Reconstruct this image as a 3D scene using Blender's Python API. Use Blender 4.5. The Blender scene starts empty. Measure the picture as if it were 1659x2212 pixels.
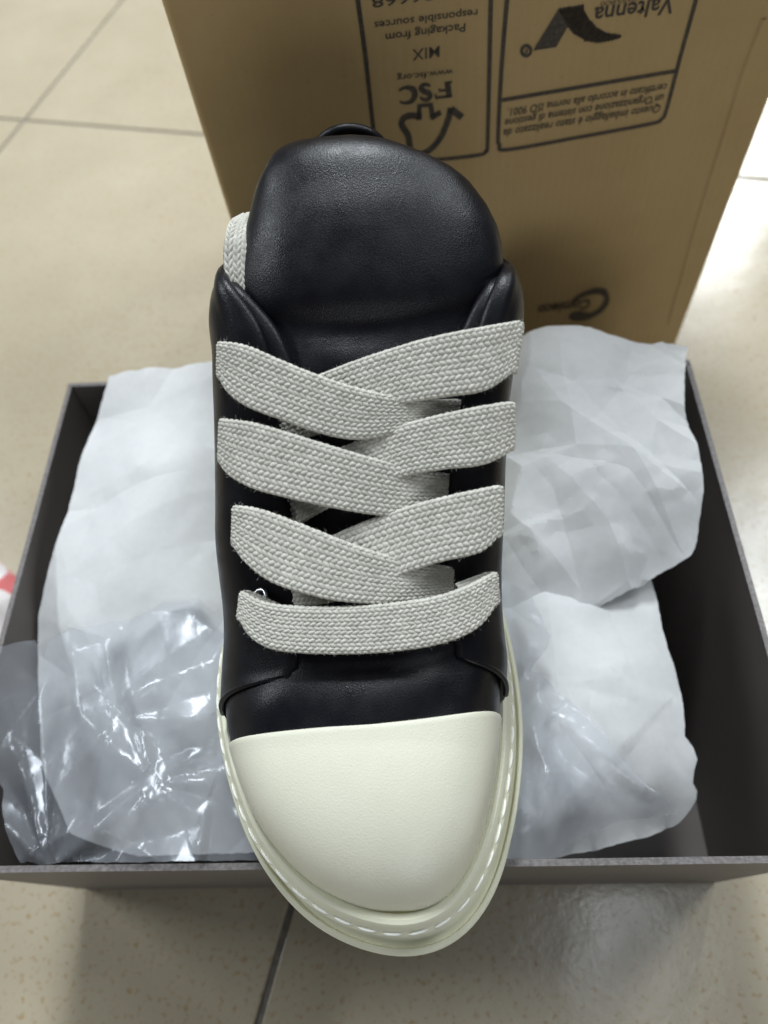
import bpy, bmesh, math, random
import numpy as np
from mathutils import Vector, Matrix, geometry
random.seed(4)
RNG = np.random.default_rng(11)
C = bpy.context.scene.collection
R = math.radians

# ------------------------------------------------------------------ camera
H = 0.48                                    # height of the phone above the floor, metres
F = 1553.0; CX, CY = 829.5, 1106.0          # focal length and centre in a 1659 x 2212 frame
_n = np.array([150., 902., F]); _d = np.array([-27., -2668., F])
AZ = -_n/np.linalg.norm(_n)
AY = _d-(_d@AZ)*AZ; AY /= np.linalg.norm(AY)
AX = np.cross(AY, AZ)
if AX[0] < 0: AX = -AX
M3 = np.stack([AX, AY, AZ])
cam_d = bpy.data.cameras.new('camera'); cam = bpy.data.objects.new('camera', cam_d); C.objects.link(cam)
cam_d.sensor_fit = 'VERTICAL'; cam_d.sensor_height = 36; cam_d.sensor_width = 27
cam_d.lens = 36*F/2212
cam_d.clip_start = .01; cam_d.clip_end = 60
r_, u_, b_ = M3[:, 0], -M3[:, 1], -M3[:, 2]
cam.matrix_world = Matrix(((r_[0], u_[0], b_[0], 0), (r_[1], u_[1], b_[1], 0), (r_[2], u_[2], b_[2], H), (0, 0, 0, 1)))
cam_d.dof.use_dof = True; cam_d.dof.focus_distance = .272; cam_d.dof.aperture_fstop = 6.8
S = bpy.context.scene; S.camera = cam
S.view_settings.view_transform = 'Standard'; S.view_settings.look = 'None'
S.view_settings.exposure = 0.47; S.view_settings.gamma = 1
S.render.engine = 'CYCLES'
S.cycles.transparent_max_bounces = 24; S.cycles.max_bounces = 10

# ------------------------------------------------------------------ light
W = bpy.data.worlds.new('World'); S.world = W; W.use_nodes = True
W.node_tree.nodes['Background'].inputs[0].default_value = (.86, .93, 1.0, 1)
W.node_tree.nodes['Background'].inputs[1].default_value = .078
def ceiling_lamp(loc, sx, sy, power, rz=0, col=(.90, .96, 1)):
    l = bpy.data.lights.new('ceiling_lamp', 'AREA'); l.shape = 'RECTANGLE'; l.size = sx; l.size_y = sy
    l.energy = power; l.color = col
    o = bpy.data.objects.new('ceiling_lamp', l); o.location = loc; o.rotation_euler = (0, 0, rz); C.objects.link(o)
ceiling_lamp((-.15, 1.75, 2.6), .3, 1.2, 70, R(-20))
ceiling_lamp((1.45, 1.25, 2.6), .25, 1.2, 30, R(-20))
ceiling_lamp((.62, -.06, 2.6), .12, .5, 2.8, R(-20))
ceiling_lamp((1.9, 4.0, 2.6), .3, 1.2, 70, R(-20))
ceiling_lamp((-2.9, 1.1, 2.6), .3, 1.2, 60, R(-20))
l = bpy.data.lights.new('front_fill_light', 'AREA'); l.shape = 'RECTANGLE'; l.size = 1.6; l.size_y = 1.2; l.energy = 17; l.color = (.95, .98, 1)  # added fill behind the camera, brightens the carton face; no window there
o = bpy.data.objects.new('front_fill_light', l); o.location = (.5, -3.2, .75); o.rotation_euler = (R(88), 0, R(9)); C.objects.link(o)

# ------------------------------------------------------------------ tracing helpers
def ray(px, py): return M3@np.array([px-CX, py-CY, F])
def atz(px, py, z):
    d = ray(px, py); return np.array([0, 0, H])+(z-H)/d[2]*d
def aty(px, py, y):
    d = ray(px, py); return np.array([0, 0, H])+y/d[1]*d
def lerp_tab(tab, x): return np.interp(x, [t[0] for t in tab], [t[1] for t in tab])
def catmull(pts, n, closed=False):
    P = np.array(pts, float); m = len(P); out = []
    segs = m if closed else m-1
    for i in range(segs):
        if closed: a, b, c, d = P[(i-1) % m], P[i], P[(i+1) % m], P[(i+2) % m]
        else: a, b, c, d = P[max(i-1, 0)], P[i], P[i+1], P[min(i+2, m-1)]
        for k in range(n):
            t = k/n
            out.append(.5*((2*b)+(-a+c)*t+(2*a-5*b+4*c-d)*t*t+(-a+3*b-3*c+d)*t**3))
    if not closed: out.append(P[-1])
    return np.array(out)
def resample(P, n, closed=False):
    P = np.array(P, float)
    if closed: P = np.vstack([P, P[:1]])
    L = np.concatenate([[0], np.cumsum(np.linalg.norm(np.diff(P, axis=0), axis=1))])
    t = np.linspace(0, L[-1], n+1 if closed else n)
    if closed: t = t[:-1]
    return np.stack([np.interp(t, L, P[:, k]) for k in range(P.shape[1])], 1)

# ------------------------------------------------------------------ object helpers
def props(o, label=None, cat=None, group=None, kind=None):
    if label: o['label'] = label
    if cat: o['category'] = cat
    if group: o['group'] = group
    if kind: o['kind'] = kind
def empty(name, loc, label, cat):
    o = bpy.data.objects.new(name, None); o.location = loc; o.empty_display_size = .02
    C.objects.link(o); props(o, label, cat); return o
def world_off(parent):
    v = np.zeros(3)
    while parent is not None:
        v += np.array(parent.location); parent = parent.parent
    return v
def mesh(name, V, Fc, mat, parent=None, smooth=True):
    V = np.array(V, float)-world_off(parent)
    me = bpy.data.meshes.new(name); me.from_pydata([tuple(v) for v in V], [], [tuple(int(i) for i in f) for f in Fc])
    me.update()
    if smooth: me.polygons.foreach_set('use_smooth', [True]*len(me.polygons))
    me.materials.append(mat)
    o = bpy.data.objects.new(name, me); C.objects.link(o)
    if parent is not None: o.parent = parent
    return o
def grid_faces(nu, nv, cu=False, cv=False, base=0, flip=False):
    f = []
    for i in range(nu if cu else nu-1):
        for j in range(nv if cv else nv-1):
            a = i*nv+j; b = ((i+1) % nu)*nv+j; c = ((i+1) % nu)*nv+(j+1) % nv; d = i*nv+(j+1) % nv
            q = [base+a, base+b, base+c, base+d]
            f.append(q[::-1] if flip else q)
    return f
def box_verts(x0, x1, y0, y1, z0, z1):
    return [(x0,y0,z0),(x1,y0,z0),(x1,y1,z0),(x0,y1,z0),(x0,y0,z1),(x1,y0,z1),(x1,y1,z1),(x0,y1,z1)], \
           [(0,3,2,1),(4,5,6,7),(0,1,5,4),(1,2,6,5),(2,3,7,6),(3,0,4,7)]
def bevel(o, w, seg=2):
    m = o.modifiers.new('bevel', 'BEVEL'); m.width = w; m.segments = seg; m.limit_method = 'ANGLE'; m.angle_limit = R(40)

# ------------------------------------------------------------------ materials
def mat(name):
    m = bpy.data.materials.new(name); m.use_nodes = True
    nt = m.node_tree; return m, nt, nt.nodes['Principled BSDF']
def N(nt, t, **kw):
    n = nt.nodes.new(t)
    for k, v in kw.items():
        if k in n.inputs: n.inputs[k].default_value = v
        else: setattr(n, k, v)
    return n
def coords(nt, scale=(1, 1, 1)):
    tc = N(nt, 'ShaderNodeTexCoord'); mp = N(nt, 'ShaderNodeMapping'); mp.inputs['Scale'].default_value = scale
    nt.links.new(tc.outputs['Object'], mp.inputs['Vector']); return mp.outputs[0]
def ramp(nt, fac, stops):
    r = N(nt, 'ShaderNodeValToRGB'); nt.links.new(fac, r.inputs[0])
    while len(r.color_ramp.elements) < len(stops): r.color_ramp.elements.new(.5)
    for e, (p, c) in zip(r.color_ramp.elements, stops):
        e.position = p; e.color = c if len(c) == 4 else (*c, 1)
    return r.outputs[0]
def noise(nt, vec, scale, detail=4, rough=.5, dist=0):
    n = N(nt, 'ShaderNodeTexNoise'); n.inputs['Scale'].default_value = scale; n.inputs['Detail'].default_value = detail
    n.inputs['Roughness'].default_value = rough; n.inputs['Distortion'].default_value = dist
    nt.links.new(vec, n.inputs['Vector']); return n.outputs['Fac']
def bump(nt, h, dist, strength=1, prev=None):
    b = N(nt, 'ShaderNodeBump'); b.inputs['Distance'].default_value = dist; b.inputs['Strength'].default_value = strength
    nt.links.new(h, b.inputs['Height'])
    if prev is not None: nt.links.new(prev, b.inputs['Normal'])
    return b.outputs[0]
def mixc(nt, fac, a, b):
    m = N(nt, 'ShaderNodeMix'); m.data_type = 'RGBA'
    nt.links.new(fac, m.inputs[0])
    for s, v in ((m.inputs[6], a), (m.inputs[7], b)):
        if isinstance(v, tuple): s.default_value = (*v, 1) if len(v) == 3 else v
        else: nt.links.new(v, s)
    return m.outputs[2]

def leather(name, col, col2, rough, cell, depth, wr=.0006):
    m, nt, p = mat(name)
    v = coords(nt)
    vo = N(nt, 'ShaderNodeTexVoronoi'); vo.feature = 'F1'; vo.inputs['Scale'].default_value = cell
    wn = N(nt, 'ShaderNodeTexNoise'); wn.inputs['Scale'].default_value = cell*.5; nt.links.new(v, wn.inputs['Vector'])
    va = N(nt, 'ShaderNodeVectorMath'); va.operation = 'MULTIPLY_ADD'
    nt.links.new(wn.outputs['Color'], va.inputs[0]); va.inputs[1].default_value = (1.2/cell,)*3; nt.links.new(v, va.inputs[2])
    nt.links.new(va.outputs[0], vo.inputs['Vector'])
    b1 = bump(nt, noise(nt, coords(nt, (1, .35, .6)), 90, 4, .6), wr, .55)
    b2 = bump(nt, vo.outputs['Distance'], depth, -1 if False else 1, b1)
    nt.links.new(b2, p.inputs['Normal'])
    n2 = noise(nt, v, 60, 5, .6)
    nt.links.new(ramp(nt, n2, [(.3, col), (.75, col2)]), p.inputs['Base Color'])
    nt.links.new(ramp(nt, noise(nt, v, 140, 3), [(.3, (rough-.05,)*3), (.7, (rough+.07,)*3)]), p.inputs['Roughness'])
    return m
M_black = leather('black_leather', (.0035, .0035, .0055), (.0055, .0055, .008), .36, 2100, .00006, .00012)
M_black.node_tree.nodes['Principled BSDF'].inputs['Specular IOR Level'].default_value = .30
M_cream = leather('cream_leather', (.68, .672, .545), (.71, .70, .58), .44, 1600, .00006, .00022)
M_lining = leather('black_lining', (.010, .010, .012), (.014, .014, .016), .55, 1500, .00015)

m, nt, p = mat('cream_rubber')
v = coords(nt)
nt.links.new(ramp(nt, noise(nt, v, 40, 4), [(.3, (.685, .675, .525)), (.7, (.72, .715, .565))]), p.inputs['Base Color'])
p.inputs['Roughness'].default_value = .5; p.inputs['Specular IOR Level'].default_value = .4
p.inputs['Subsurface Weight'].default_value = 0; p.inputs['Subsurface Radius'].default_value = (.004, .004, .002); p.inputs['Subsurface Scale'].default_value = .5
nt.links.new(bump(nt, noise(nt, v, 500, 3), .00008, .5), p.inputs['Normal'])
M_rubber = m
m, nt, p = mat('white_thread'); p.inputs['Base Color'].default_value = (.86, .86, .82, 1); p.inputs['Roughness'].default_value = .6
M_thread = m
m, nt, p = mat('seam_glue'); p.inputs['Base Color'].default_value = (.42, .38, .20, 1); p.inputs['Roughness'].default_value = .6  # yellowish colour of the glue itself
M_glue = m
m, nt, p = mat('steel'); p.inputs['Base Color'].default_value = (.42, .42, .43, 1); p.inputs['Metallic'].default_value = 1; p.inputs['Roughness'].default_value = .28
M_steel = m

m, nt, p = mat('cotton_lace')
at = N(nt, 'ShaderNodeAttribute'); at.attribute_name = 'yarn'
v = coords(nt)
nt.links.new(ramp(nt, at.outputs['Fac'], [(0, (.44, .43, .378)), (1, (.58, .568, .508))]), p.inputs['Base Color'])
p.inputs['Roughness'].default_value = .9; p.inputs['Specular IOR Level'].default_value = .2
p.inputs['Sheen Weight'].default_value = .25; p.inputs['Sheen Roughness'].default_value = .5
nt.links.new(bump(nt, noise(nt, v, 2600, 3), .00012, .8), p.inputs['Normal'])
M_lace = m

m, nt, p = mat('tissue_paper')
v = coords(nt)
nt.links.new(ramp(nt, noise(nt, v, 300, 4), [(.3, (.82, .832, .835)), (.7, (.865, .873, .875))]), p.inputs['Base Color'])
p.inputs['Roughness'].default_value = .75; p.inputs['Specular IOR Level'].default_value = .25
tr = N(nt, 'ShaderNodeBsdfTranslucent'); tr.inputs[0].default_value = (.8, .83, .86, 1)
ms = N(nt, 'ShaderNodeMixShader'); ms.inputs[0].default_value = .30
nt.links.new(p.outputs[0], ms.inputs[1]); nt.links.new(tr.outputs[0], ms.inputs[2])
nt.links.new(ms.outputs[0], nt.nodes['Material Output'].inputs['Surface'])
nt.links.new(bump(nt, noise(nt, v, 60, 5, .6, .8), .0012, .12), p.inputs['Normal'])
M_tissue = m

m, nt, p = mat('clear_plastic_film')
v = coords(nt)
bn = bump(nt, noise(nt, v, 30, 2, .4, 2.0), .003, .16)
gl = N(nt, 'ShaderNodeBsdfGlossy'); gl.inputs['Roughness'].default_value = .25; gl.inputs['Color'].default_value = (.60, .62, .66, 1); nt.links.new(bn, gl.inputs['Normal'])
df = N(nt, 'ShaderNodeBsdfDiffuse'); df.inputs[0].default_value = (.74, .78, .85, 1)
tp = N(nt, 'ShaderNodeBsdfTransparent'); tp.inputs[0].default_value = (.94, .95, .965, 1)
lw = N(nt, 'ShaderNodeLayerWeight'); lw.inputs['Blend'].default_value = .32; nt.links.new(bn, lw.inputs['Normal'])
m1 = N(nt, 'ShaderNodeMixShader'); m1.inputs[0].default_value = .13
nt.links.new(tp.outputs[0], m1.inputs[1]); nt.links.new(df.outputs[0], m1.inputs[2])
m2 = N(nt, 'ShaderNodeMixShader')
mm = N(nt, 'ShaderNodeMath'); mm.operation = 'MULTIPLY_ADD'; nt.links.new(lw.outputs['Fresnel'], mm.inputs[0]); mm.inputs[1].default_value = .62; mm.inputs[2].default_value = .03
nt.links.new(mm.outputs[0], m2.inputs[0]); nt.links.new(m1.outputs[0], m2.inputs[1]); nt.links.new(gl.outputs[0], m2.inputs[2])
nt.links.new(m2.outputs[0], nt.nodes['Material Output'].inputs['Surface'])
M_film = m

m, nt, p = mat('brown_cardboard')
v = coords(nt, (1, 1, .12)); v2 = coords(nt)
c = ramp(nt, noise(nt, v2, 14, 6, .6), [(.25, (.40, .278, .128)), (.8, (.47, .338, .165))])
c2 = mixc(nt, ramp(nt, noise(nt, v2, 420, 3), [(.62, (0,)*3), (.8, (.35,)*3)]), c, (.20, .13, .06))
nt.links.new(c2, p.inputs['Base Color'])
p.inputs['Roughness'].default_value = .78; p.inputs['Specular IOR Level'].default_value = .25
wv = N(nt, 'ShaderNodeTexWave'); wv.wave_type = 'BANDS'; wv.bands_direction = 'X'; wv.inputs['Scale'].default_value = 62; wv.inputs['Distortion'].default_value = .6
nt.links.new(v2, wv.inputs['Vector'])
b1 = bump(nt, wv.outputs['Fac'], .0003, .42); b2 = bump(nt, noise(nt, v, 40, 4), .0015, .35, b1)
nt.links.new(bump(nt, noise(nt, v2, 900, 2), .0001, .6, b2), p.inputs['Normal'])
M_card = m
m, nt, p = mat('black_ink')
v = coords(nt)
nt.links.new(ramp(nt, noise(nt, v, 700, 3), [(.35, (.030, .025, .021)), (.75, (.085, .062, .038))]), p.inputs['Base Color']); p.inputs['Roughness'].default_value = .7
M_ink = m
m, nt, p = mat('faded_ink')
v = coords(nt)
nt.links.new(ramp(nt, noise(nt, v, 500, 3), [(.35, (.05, .038, .028)), (.75, (.10, .07, .04))]), p.inputs['Base Color']); p.inputs['Roughness'].default_value = .7
M_ink2 = m

m, nt, p = mat('dark_box_board')
v = coords(nt)
nt.links.new(ramp(nt, noise(nt, v, 25, 5), [(.3, (.095, .083, .075)), (.7, (.112, .098, .089))]), p.inputs['Base Color'])
p.inputs['Roughness'].default_value = .5; p.inputs['Specular IOR Level'].default_value = .5
nt.links.new(bump(nt, noise(nt, v, 1200, 2), .0001, .5), p.inputs['Normal'])
M_board = m
m, nt, p = mat('worn_lit_edge_paper')
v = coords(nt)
nt.links.new(ramp(nt, noise(nt, v, 600, 4), [(.35, (.10, .088, .086)), (.7, (.18, .162, .158))]), p.inputs['Base Color'])  # lighter than the walls: worn edge, plus catch light painted into the colour
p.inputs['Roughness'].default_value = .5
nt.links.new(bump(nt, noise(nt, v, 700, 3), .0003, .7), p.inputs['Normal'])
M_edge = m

m, nt, p = mat('floor_tile_glaze')
oi = N(nt, 'ShaderNodeNewGeometry')
mp = N(nt, 'ShaderNodeMapping'); nt.links.new(oi.outputs['Position'], mp.inputs['Vector']); v = mp.outputs[0]
base = ramp(nt, noise(nt, v, 5, 5, .6), [(.25, (.35, .30, .212)), (.75, (.445, .39, .29))])
sp = mixc(nt, ramp(nt, noise(nt, v, 260, 3, .65), [(.56, (0,)*3), (.68, (.75,)*3)]), base, (.30, .19, .075))
sp2 = mixc(nt, ramp(nt, noise(nt, v, 430, 2, .5), [(.69, (0,)*3), (.76, (.7,)*3)]), sp, (.14, .10, .06))
st = mixc(nt, ramp(nt, noise(nt, v, 46, 2, .4), [(.775, (0,)*3), (.79, (.85,)*3)]), sp2, (.08, .05, .03))
nt.links.new(st, p.inputs['Base Color'])
nt.links.new(ramp(nt, noise(nt, v, 7, 4), [(.3, (.16,)*3), (.7, (.30,)*3)]), p.inputs['Roughness'])
b1 = bump(nt, noise(nt, v, 22, 2), .0009, .45)
nt.links.new(bump(nt, noise(nt, v, 240, 3, .6), .00018, .5, b1), p.inputs['Normal'])
M_tile = m
m, nt, p = mat('grout')
v = coords(nt)
nt.links.new(ramp(nt, noise(nt, v, 300, 4), [(.3, (.13, .12, .10)), (.7, (.20, .185, .155))]), p.inputs['Base Color']); p.inputs['Roughness'].default_value = .9
M_grout = m

m, nt, p = mat('red_printed_film')
v = coords(nt)
nt.links.new(mixc(nt, ramp(nt, noise(nt, v, 55, 1, .4, .8), [(.55, (0,)*3), (.60, (1,)*3)]), (.74, .70, .69), (.60, .16, .16)), p.inputs['Base Color'])
p.inputs['Roughness'].default_value = .3
M_redbag = m

# ------------------------------------------------------------------ floor of large tiles
PITCH = .584; TH = R(-15)
floor = mesh('floor', [(-6, -5, -.002), (6, -5, -.002), (6, 8, -.002), (-6, 8, -.002)], [(0, 1, 2, 3)], M_grout, smooth=False)
props(floor, kind='structure')
e1 = np.array([math.cos(TH), math.sin(TH)]); e2 = np.array([-math.sin(TH), math.cos(TH)])
org = -.0956*e1+.707*e2
tv, tf = box_verts(-PITCH/2+.0020, PITCH/2-.0020, -PITCH/2+.0020, PITCH/2-.0020, -.008, 0)
tile_me = None
for i in range(-5, 6):
    for j in range(-5, 8):
        c = org+(i+.5)*PITCH*e1+(j+.5)*PITCH*e2
        if tile_me is None:
            t = mesh('tile', tv, tf, M_tile, smooth=False); t.parent = floor; bevel(t, .0012); tile_me = t.data; first = t
        else:
            t = first.copy(); C.objects.link(t)
        t.location = (c[0], c[1], random.uniform(-.0002, .0002)); t.rotation_euler = (0, 0, TH)

# ------------------------------------------------------------------ dark shoe box
BX0, BX1, BY0, BY1, BH = -.223, .1525, .0225, .290, .148
box = empty('shoe_box', ((BX0+BX1)/2, (BY0+BY1)/2, 0), 'open dark grey shoe box on the floor, filled with white paper', 'box')
tk = .0023
FL, FR, BR, BL = [np.array(q) for q in ((-.223, .0232), (.1518, .0220), (.1537, .2860), (-.2238, .2985))]
def wall(a, b, g=0.):
    """upright board from a to b, its thickness to the left of that direction"""
    d = (b-a)/np.linalg.norm(b-a); n_ = np.array([-d[1], d[0]])*tk; a = a+d*g; b = b-d*g
    q = [a, b, b+n_, a+n_]; f = box_verts(0, 1, 0, 1, 0, 1)[1]
    v = [(p[0], p[1], z) for z in (0, BH-.0008) for p in q]
    o = mesh('wall', v, f, M_board, box, smooth=False); bevel(o, .0005)
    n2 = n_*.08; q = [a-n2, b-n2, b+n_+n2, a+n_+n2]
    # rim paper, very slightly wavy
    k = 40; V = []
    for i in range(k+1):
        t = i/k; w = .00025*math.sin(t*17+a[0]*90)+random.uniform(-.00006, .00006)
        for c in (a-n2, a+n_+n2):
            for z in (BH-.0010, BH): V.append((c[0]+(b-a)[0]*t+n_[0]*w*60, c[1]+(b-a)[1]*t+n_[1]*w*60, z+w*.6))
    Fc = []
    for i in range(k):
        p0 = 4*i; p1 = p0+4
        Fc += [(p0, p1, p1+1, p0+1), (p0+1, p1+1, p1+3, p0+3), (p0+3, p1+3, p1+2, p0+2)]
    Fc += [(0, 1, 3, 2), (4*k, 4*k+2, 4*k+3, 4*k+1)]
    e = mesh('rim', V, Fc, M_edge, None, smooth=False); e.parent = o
    e.data.transform(Matrix.Translation(-Vector(world_off(o))))
    return o
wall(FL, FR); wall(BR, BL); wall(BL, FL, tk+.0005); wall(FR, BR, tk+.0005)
v, f = box_verts(BX0+tk+.0005, BX1-tk-.0005, BY0+tk+.0005, BY1-tk-.0005, .0008, .0032)
mesh('bottom', v, f, M_board, box, smooth=False)

# ------------------------------------------------------------------ brown carton behind
CA = math.atan2(.1332, .991); CD = .372
ce = np.array([math.cos(CA), math.sin(CA), 0]); cn = np.array([math.sin(CA), -math.cos(CA), 0])   # along the face, out of it
yl = CD/(1+.306*.1344); pl = np.array([-.306*yl, yl, 0])
yr = CD/(1-.501*.1344); pr = np.array([.501*yr, yr, 0])
CWd = np.linalg.norm(pr-pl); CHt = .43; CDp = .26
carton = empty('carton', tuple(pl), 'upside down brown cardboard carton with black print standing behind the shoe', 'box')
carton.rotation_euler = (0, 0, CA)
def cuv(px, py):
    d = ray(px, py); o = np.array([0, 0, H]); t = ((pl-o)@cn)/(d@cn); q = o+t*d-pl
    return np.array([q@ce, q[2]])
def child_local(name, V, Fc, m, parent=carton, smooth=False):
    me = bpy.data.meshes.new(name); me.from_pydata([tuple(v) for v in V], [], [tuple(f) for f in Fc]); me.update()
    if smooth: me.polygons.foreach_set('use_smooth', [True]*len(me.polygons))
    me.materials.append(m); o = bpy.data.objects.new(name, me); C.objects.link(o); o.parent = parent; return o
v, f = box_verts(0, CWd, 0, CDp, 0, CHt)
cb = child_local('body', v, f, M_card); bevel(cb, .005, 4); cb.data.polygons.foreach_set('use_smooth', [True]*6)
v, f = box_verts(.002, CWd-.002, .002, CDp/2-.001, CHt+.0002, CHt+.003); o = child_local('flap', v, f, M_card)
v, f = box_verts(.002, CWd-.002, CDp/2+.001, CDp-.002, CHt+.0002, CHt+.003); o = child_local('flap', v, f, M_card)
PROUD = -.00035
def stroke(name, pts, w, closed=False, m=None, wt=None, n=6, smooth_path=True):
    P = catmull(pts, n, closed) if smooth_path else np.array(pts, float)
    if closed: T = np.roll(P, -1, 0)-np.roll(P, 1, 0)
    else: T = np.gradient(P, axis=0)
    T /= np.linalg.norm(T, axis=1)[:, None]+1e-9
    nn = np.stack([-T[:, 1], T[:, 0]], 1)
    k = len(P); ww = np.full(k, w) if wt is None else np.interp(np.linspace(0, 1, k), np.linspace(0, 1, len(wt)), wt)*w
    A = P+nn*ww[:, None]/2; B = P-nn*ww[:, None]/2
    V = []
    for a, b in zip(A, B): V += [(a[0], PROUD, a[1]), (b[0], PROUD, b[1])]
    return child_local(name, V, grid_faces(k, 2, cu=closed), m or M_ink)
def U(seq, fx, fy=None): return [cuv(*fx(*q)) for q in seq]
fA = lambda x, y: (x*.2278+756, y*.2278)
fB = lambda x, y: (x*.2930+1053, y*.2930)
fC = lambda x, y: (x*.1953+1080, y*.1953+594)
def text(s, a, b, h, m=None, name='lettering', bold=0, shear=0):
    """upside down line: a, b = where its first and last character's feet stand (seen upside down, so the feet are up)"""
    cu = bpy.data.curves.new('t', 'FONT'); cu.body = s; cu.resolution_u = 3; cu.offset = bold; cu.shear = shear
    t = bpy.data.objects.new('t', cu); C.objects.link(t)
    me = bpy.data.meshes.new_from_object(t); bpy.data.objects.remove(t)
    V = np.array([v.co[:] for v in me.vertices]); x0, x1 = V[:, 0].min(), V[:, 0].max()
    a = np.array(a); b = np.array(b); d = b-a; L = np.linalg.norm(d); d /= L; up = np.array([-d[1], d[0]])
    cap = .7
    X = (V[:, 0]-x0)/(x1-x0)*L; Yv = V[:, 1]/cap*h
    Q = a[None]+X[:, None]*d+Yv[:, None]*up
    for v, q in zip(me.vertices, Q): v.co = (q[0], PROUD, q[1])
    me.materials.clear(); me.materials.append(m or M_ink)
    o = bpy.data.objects.new(name, me); C.objects.link(o); o.parent = carton; return o
# left panel of print
stroke('print_border', [cuv(*q) for q in [(768, -60), (773, 0), (788, 110), (800, 220), (808, 290), (815, 330), (835, 345), (880, 350), (960, 343), (1036, 334), (1050, 325), (1053, 310), (1057, 150), (1060, 0), (1062, -60)]], .0022)
def line(s, f, a, b, hp, **k):
    """a, b: feet of the line's ends in the traced view, hp: its capitals' height there"""
    A = cuv(*f(*a)); B = cuv(*f(*b)); T = cuv(*f(a[0], a[1]+hp)); text(s, A, B, abs(A[1]-T[1]), **k)
line('FSC C106668', fA, (1560, -205), (205, -25), 100, bold=.012)
line('responsible sources', fA, (1210, 84), (228, 206), 74, bold=.012)
line('Packaging from', fA, (1095, 218), (335, 318), 78, bold=.012)
line('MIX', fA, (850, 432), (590, 468), 108, bold=.003)
line('www.fsc.org', fA, (978, 650), (445, 712), 62, bold=.01)
# serif letters of the tree mark
fsc = lambda x, y: cuv(*fA(x, y))
stroke('lettering', [fsc(925, 782), fsc(940, 912)], .0030, smooth_path=False)
stroke('lettering', [fsc(895, 785), fsc(968, 774)], .0011, smooth_path=False)
stroke('lettering', [fsc(968, 908), fsc(812, 926), fsc(812, 890)], .0014, smooth_path=False)
stroke('lettering', [fsc(928, 850), fsc(850, 860), fsc(846, 835)], .0012, smooth_path=False)
stroke('lettering', [fsc(762, 815), fsc(735, 800), fsc(695, 805), fsc(672, 835), fsc(700, 865), fsc(745, 880), fsc(760, 915), fsc(730, 942), fsc(690, 940), fsc(665, 915)], .0021, wt=[.5, 1, 1.3, 1.3, 1, .5])
stroke('lettering', [fsc(465, 860), fsc(500, 835), fsc(560, 830), fsc(605, 855), fsc(612, 910), fsc(580, 960), fsc(520, 975), fsc(470, 960)], .0021, wt=[.5, .8, 1.5, 1.5, .8, .5])
stroke('tree_mark', [fsc(570, 1420), fsc(560, 1330), fsc(545, 1270), fsc(515, 1225), fsc(488, 1170), fsc(510, 1118), fsc(570, 1095), fsc(640, 1100), fsc(662, 1120)], .0034)
stroke('tree_mark', [fsc(655, 1135), fsc(658, 1000), fsc(765, 992), fsc(785, 1118)], .0030, smooth_path=False)
stroke('tree_mark', [fsc(765, 1118), fsc(862, 1062)], .0030, smooth_path=False)
stroke('tree_mark', [fsc(1062, 1112), fsc(955, 1028)], .0036, smooth_path=False)
stroke('tree_mark', [fsc(955, 1020), fsc(938, 1110), fsc(905, 1200), fsc(860, 1300), fsc(780, 1400), fsc(700, 1450), fsc(620, 1460)], .0034)
# right panel of print
rb = [(1102, -60), (1095, 0), (1083, 150), (1076, 290), (1079, 312), (1095, 323), (1250, 296), (1405, 267), (1428, 257), (1439, 238), (1470, 120), (1503, 0), (1518, -60)]
stroke('print_border', [cuv(*q) for q in rb], .0022)
stroke('print_border', [cuv(1084, 216), cuv(1459, 153)], .0021, smooth_path=False)
line('Questo imballaggio è stato realizzato da', fB, (1280, 768), (118, 955), 56, bold=.012, shear=.15)
line("un'Organizzazione con sistema di gestione", fB, (1302, 692), (128, 880), 56, bold=.012, shear=.15)
line('certificato in accordo alla norma ISO 9001.', fB, (1326, 612), (150, 800), 56, bold=.012, shear=.15)
line('Valtenna', fB, (1390, -30), (792, 56), 122, bold=.016)
line('SCATOLIFICIO', fB, (1110, -28), (835, 12), 30, m=M_ink2, bold=.01)
def poly(name, pts, m):
    V = [(q[0], PROUD-.0001, q[1]) for q in pts]
    bm = bmesh.new(); bm.faces.new([bm.verts.new(v) for v in V]); bmesh.ops.triangulate(bm, faces=bm.faces[:])
    me = bpy.data.meshes.new(name); bm.to_mesh(me); bm.free(); me.materials.append(m)
    o = bpy.data.objects.new(name, me); C.objects.link(o); o.parent = carton; return o
poly('emblem', U([(520, 70), (590, 195), (505, 345), (335, 370)], fB), M_ink)
# the dotted swoosh: rows of small dots
sw = np.array([(520, 70), (700, 40), (712, 95), (740, 140), (800, 200), (880, 245), (975, 262), (978, 275), (900, 295), (820, 310), (720, 295), (650, 250), (590, 190)], float)
def inside(P, x, y):
    c = False; n = len(P)
    for i in range(n):
        x1, y1 = P[i]; x2, y2 = P[(i+1) % n]
        if (y1 > y) != (y2 > y) and x < (x2-x1)*(y-y1)/(y2-y1)+x1: c = not c
    return c
V = []; Fc = []
for i, gx in enumerate(np.arange(510, 990, 9.5)):
    for gy in np.arange(30+(i % 2)*5.5, 320, 11):
        if inside(sw, gx, gy):
            b = len(V); c = cuv(*fB(gx, gy))
            for k in range(6): V.append((c[0]+.00085*math.cos(k*math.pi/3), PROUD, c[1]+.00085*math.sin(k*math.pi/3)))
            Fc.append(list(range(b, b+6)))
o = child_local('emblem', V, Fc, M_ink2); o['kind'] = 'stuff'
stroke('emblem', U([(285+34*math.cos(a), 372+38*math.sin(a)) for a in np.arange(0, 6.28, .5)], fB), .0016, closed=True)
line('R', fB, (298, 352), (270, 356), 40, bold=.02)
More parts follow.
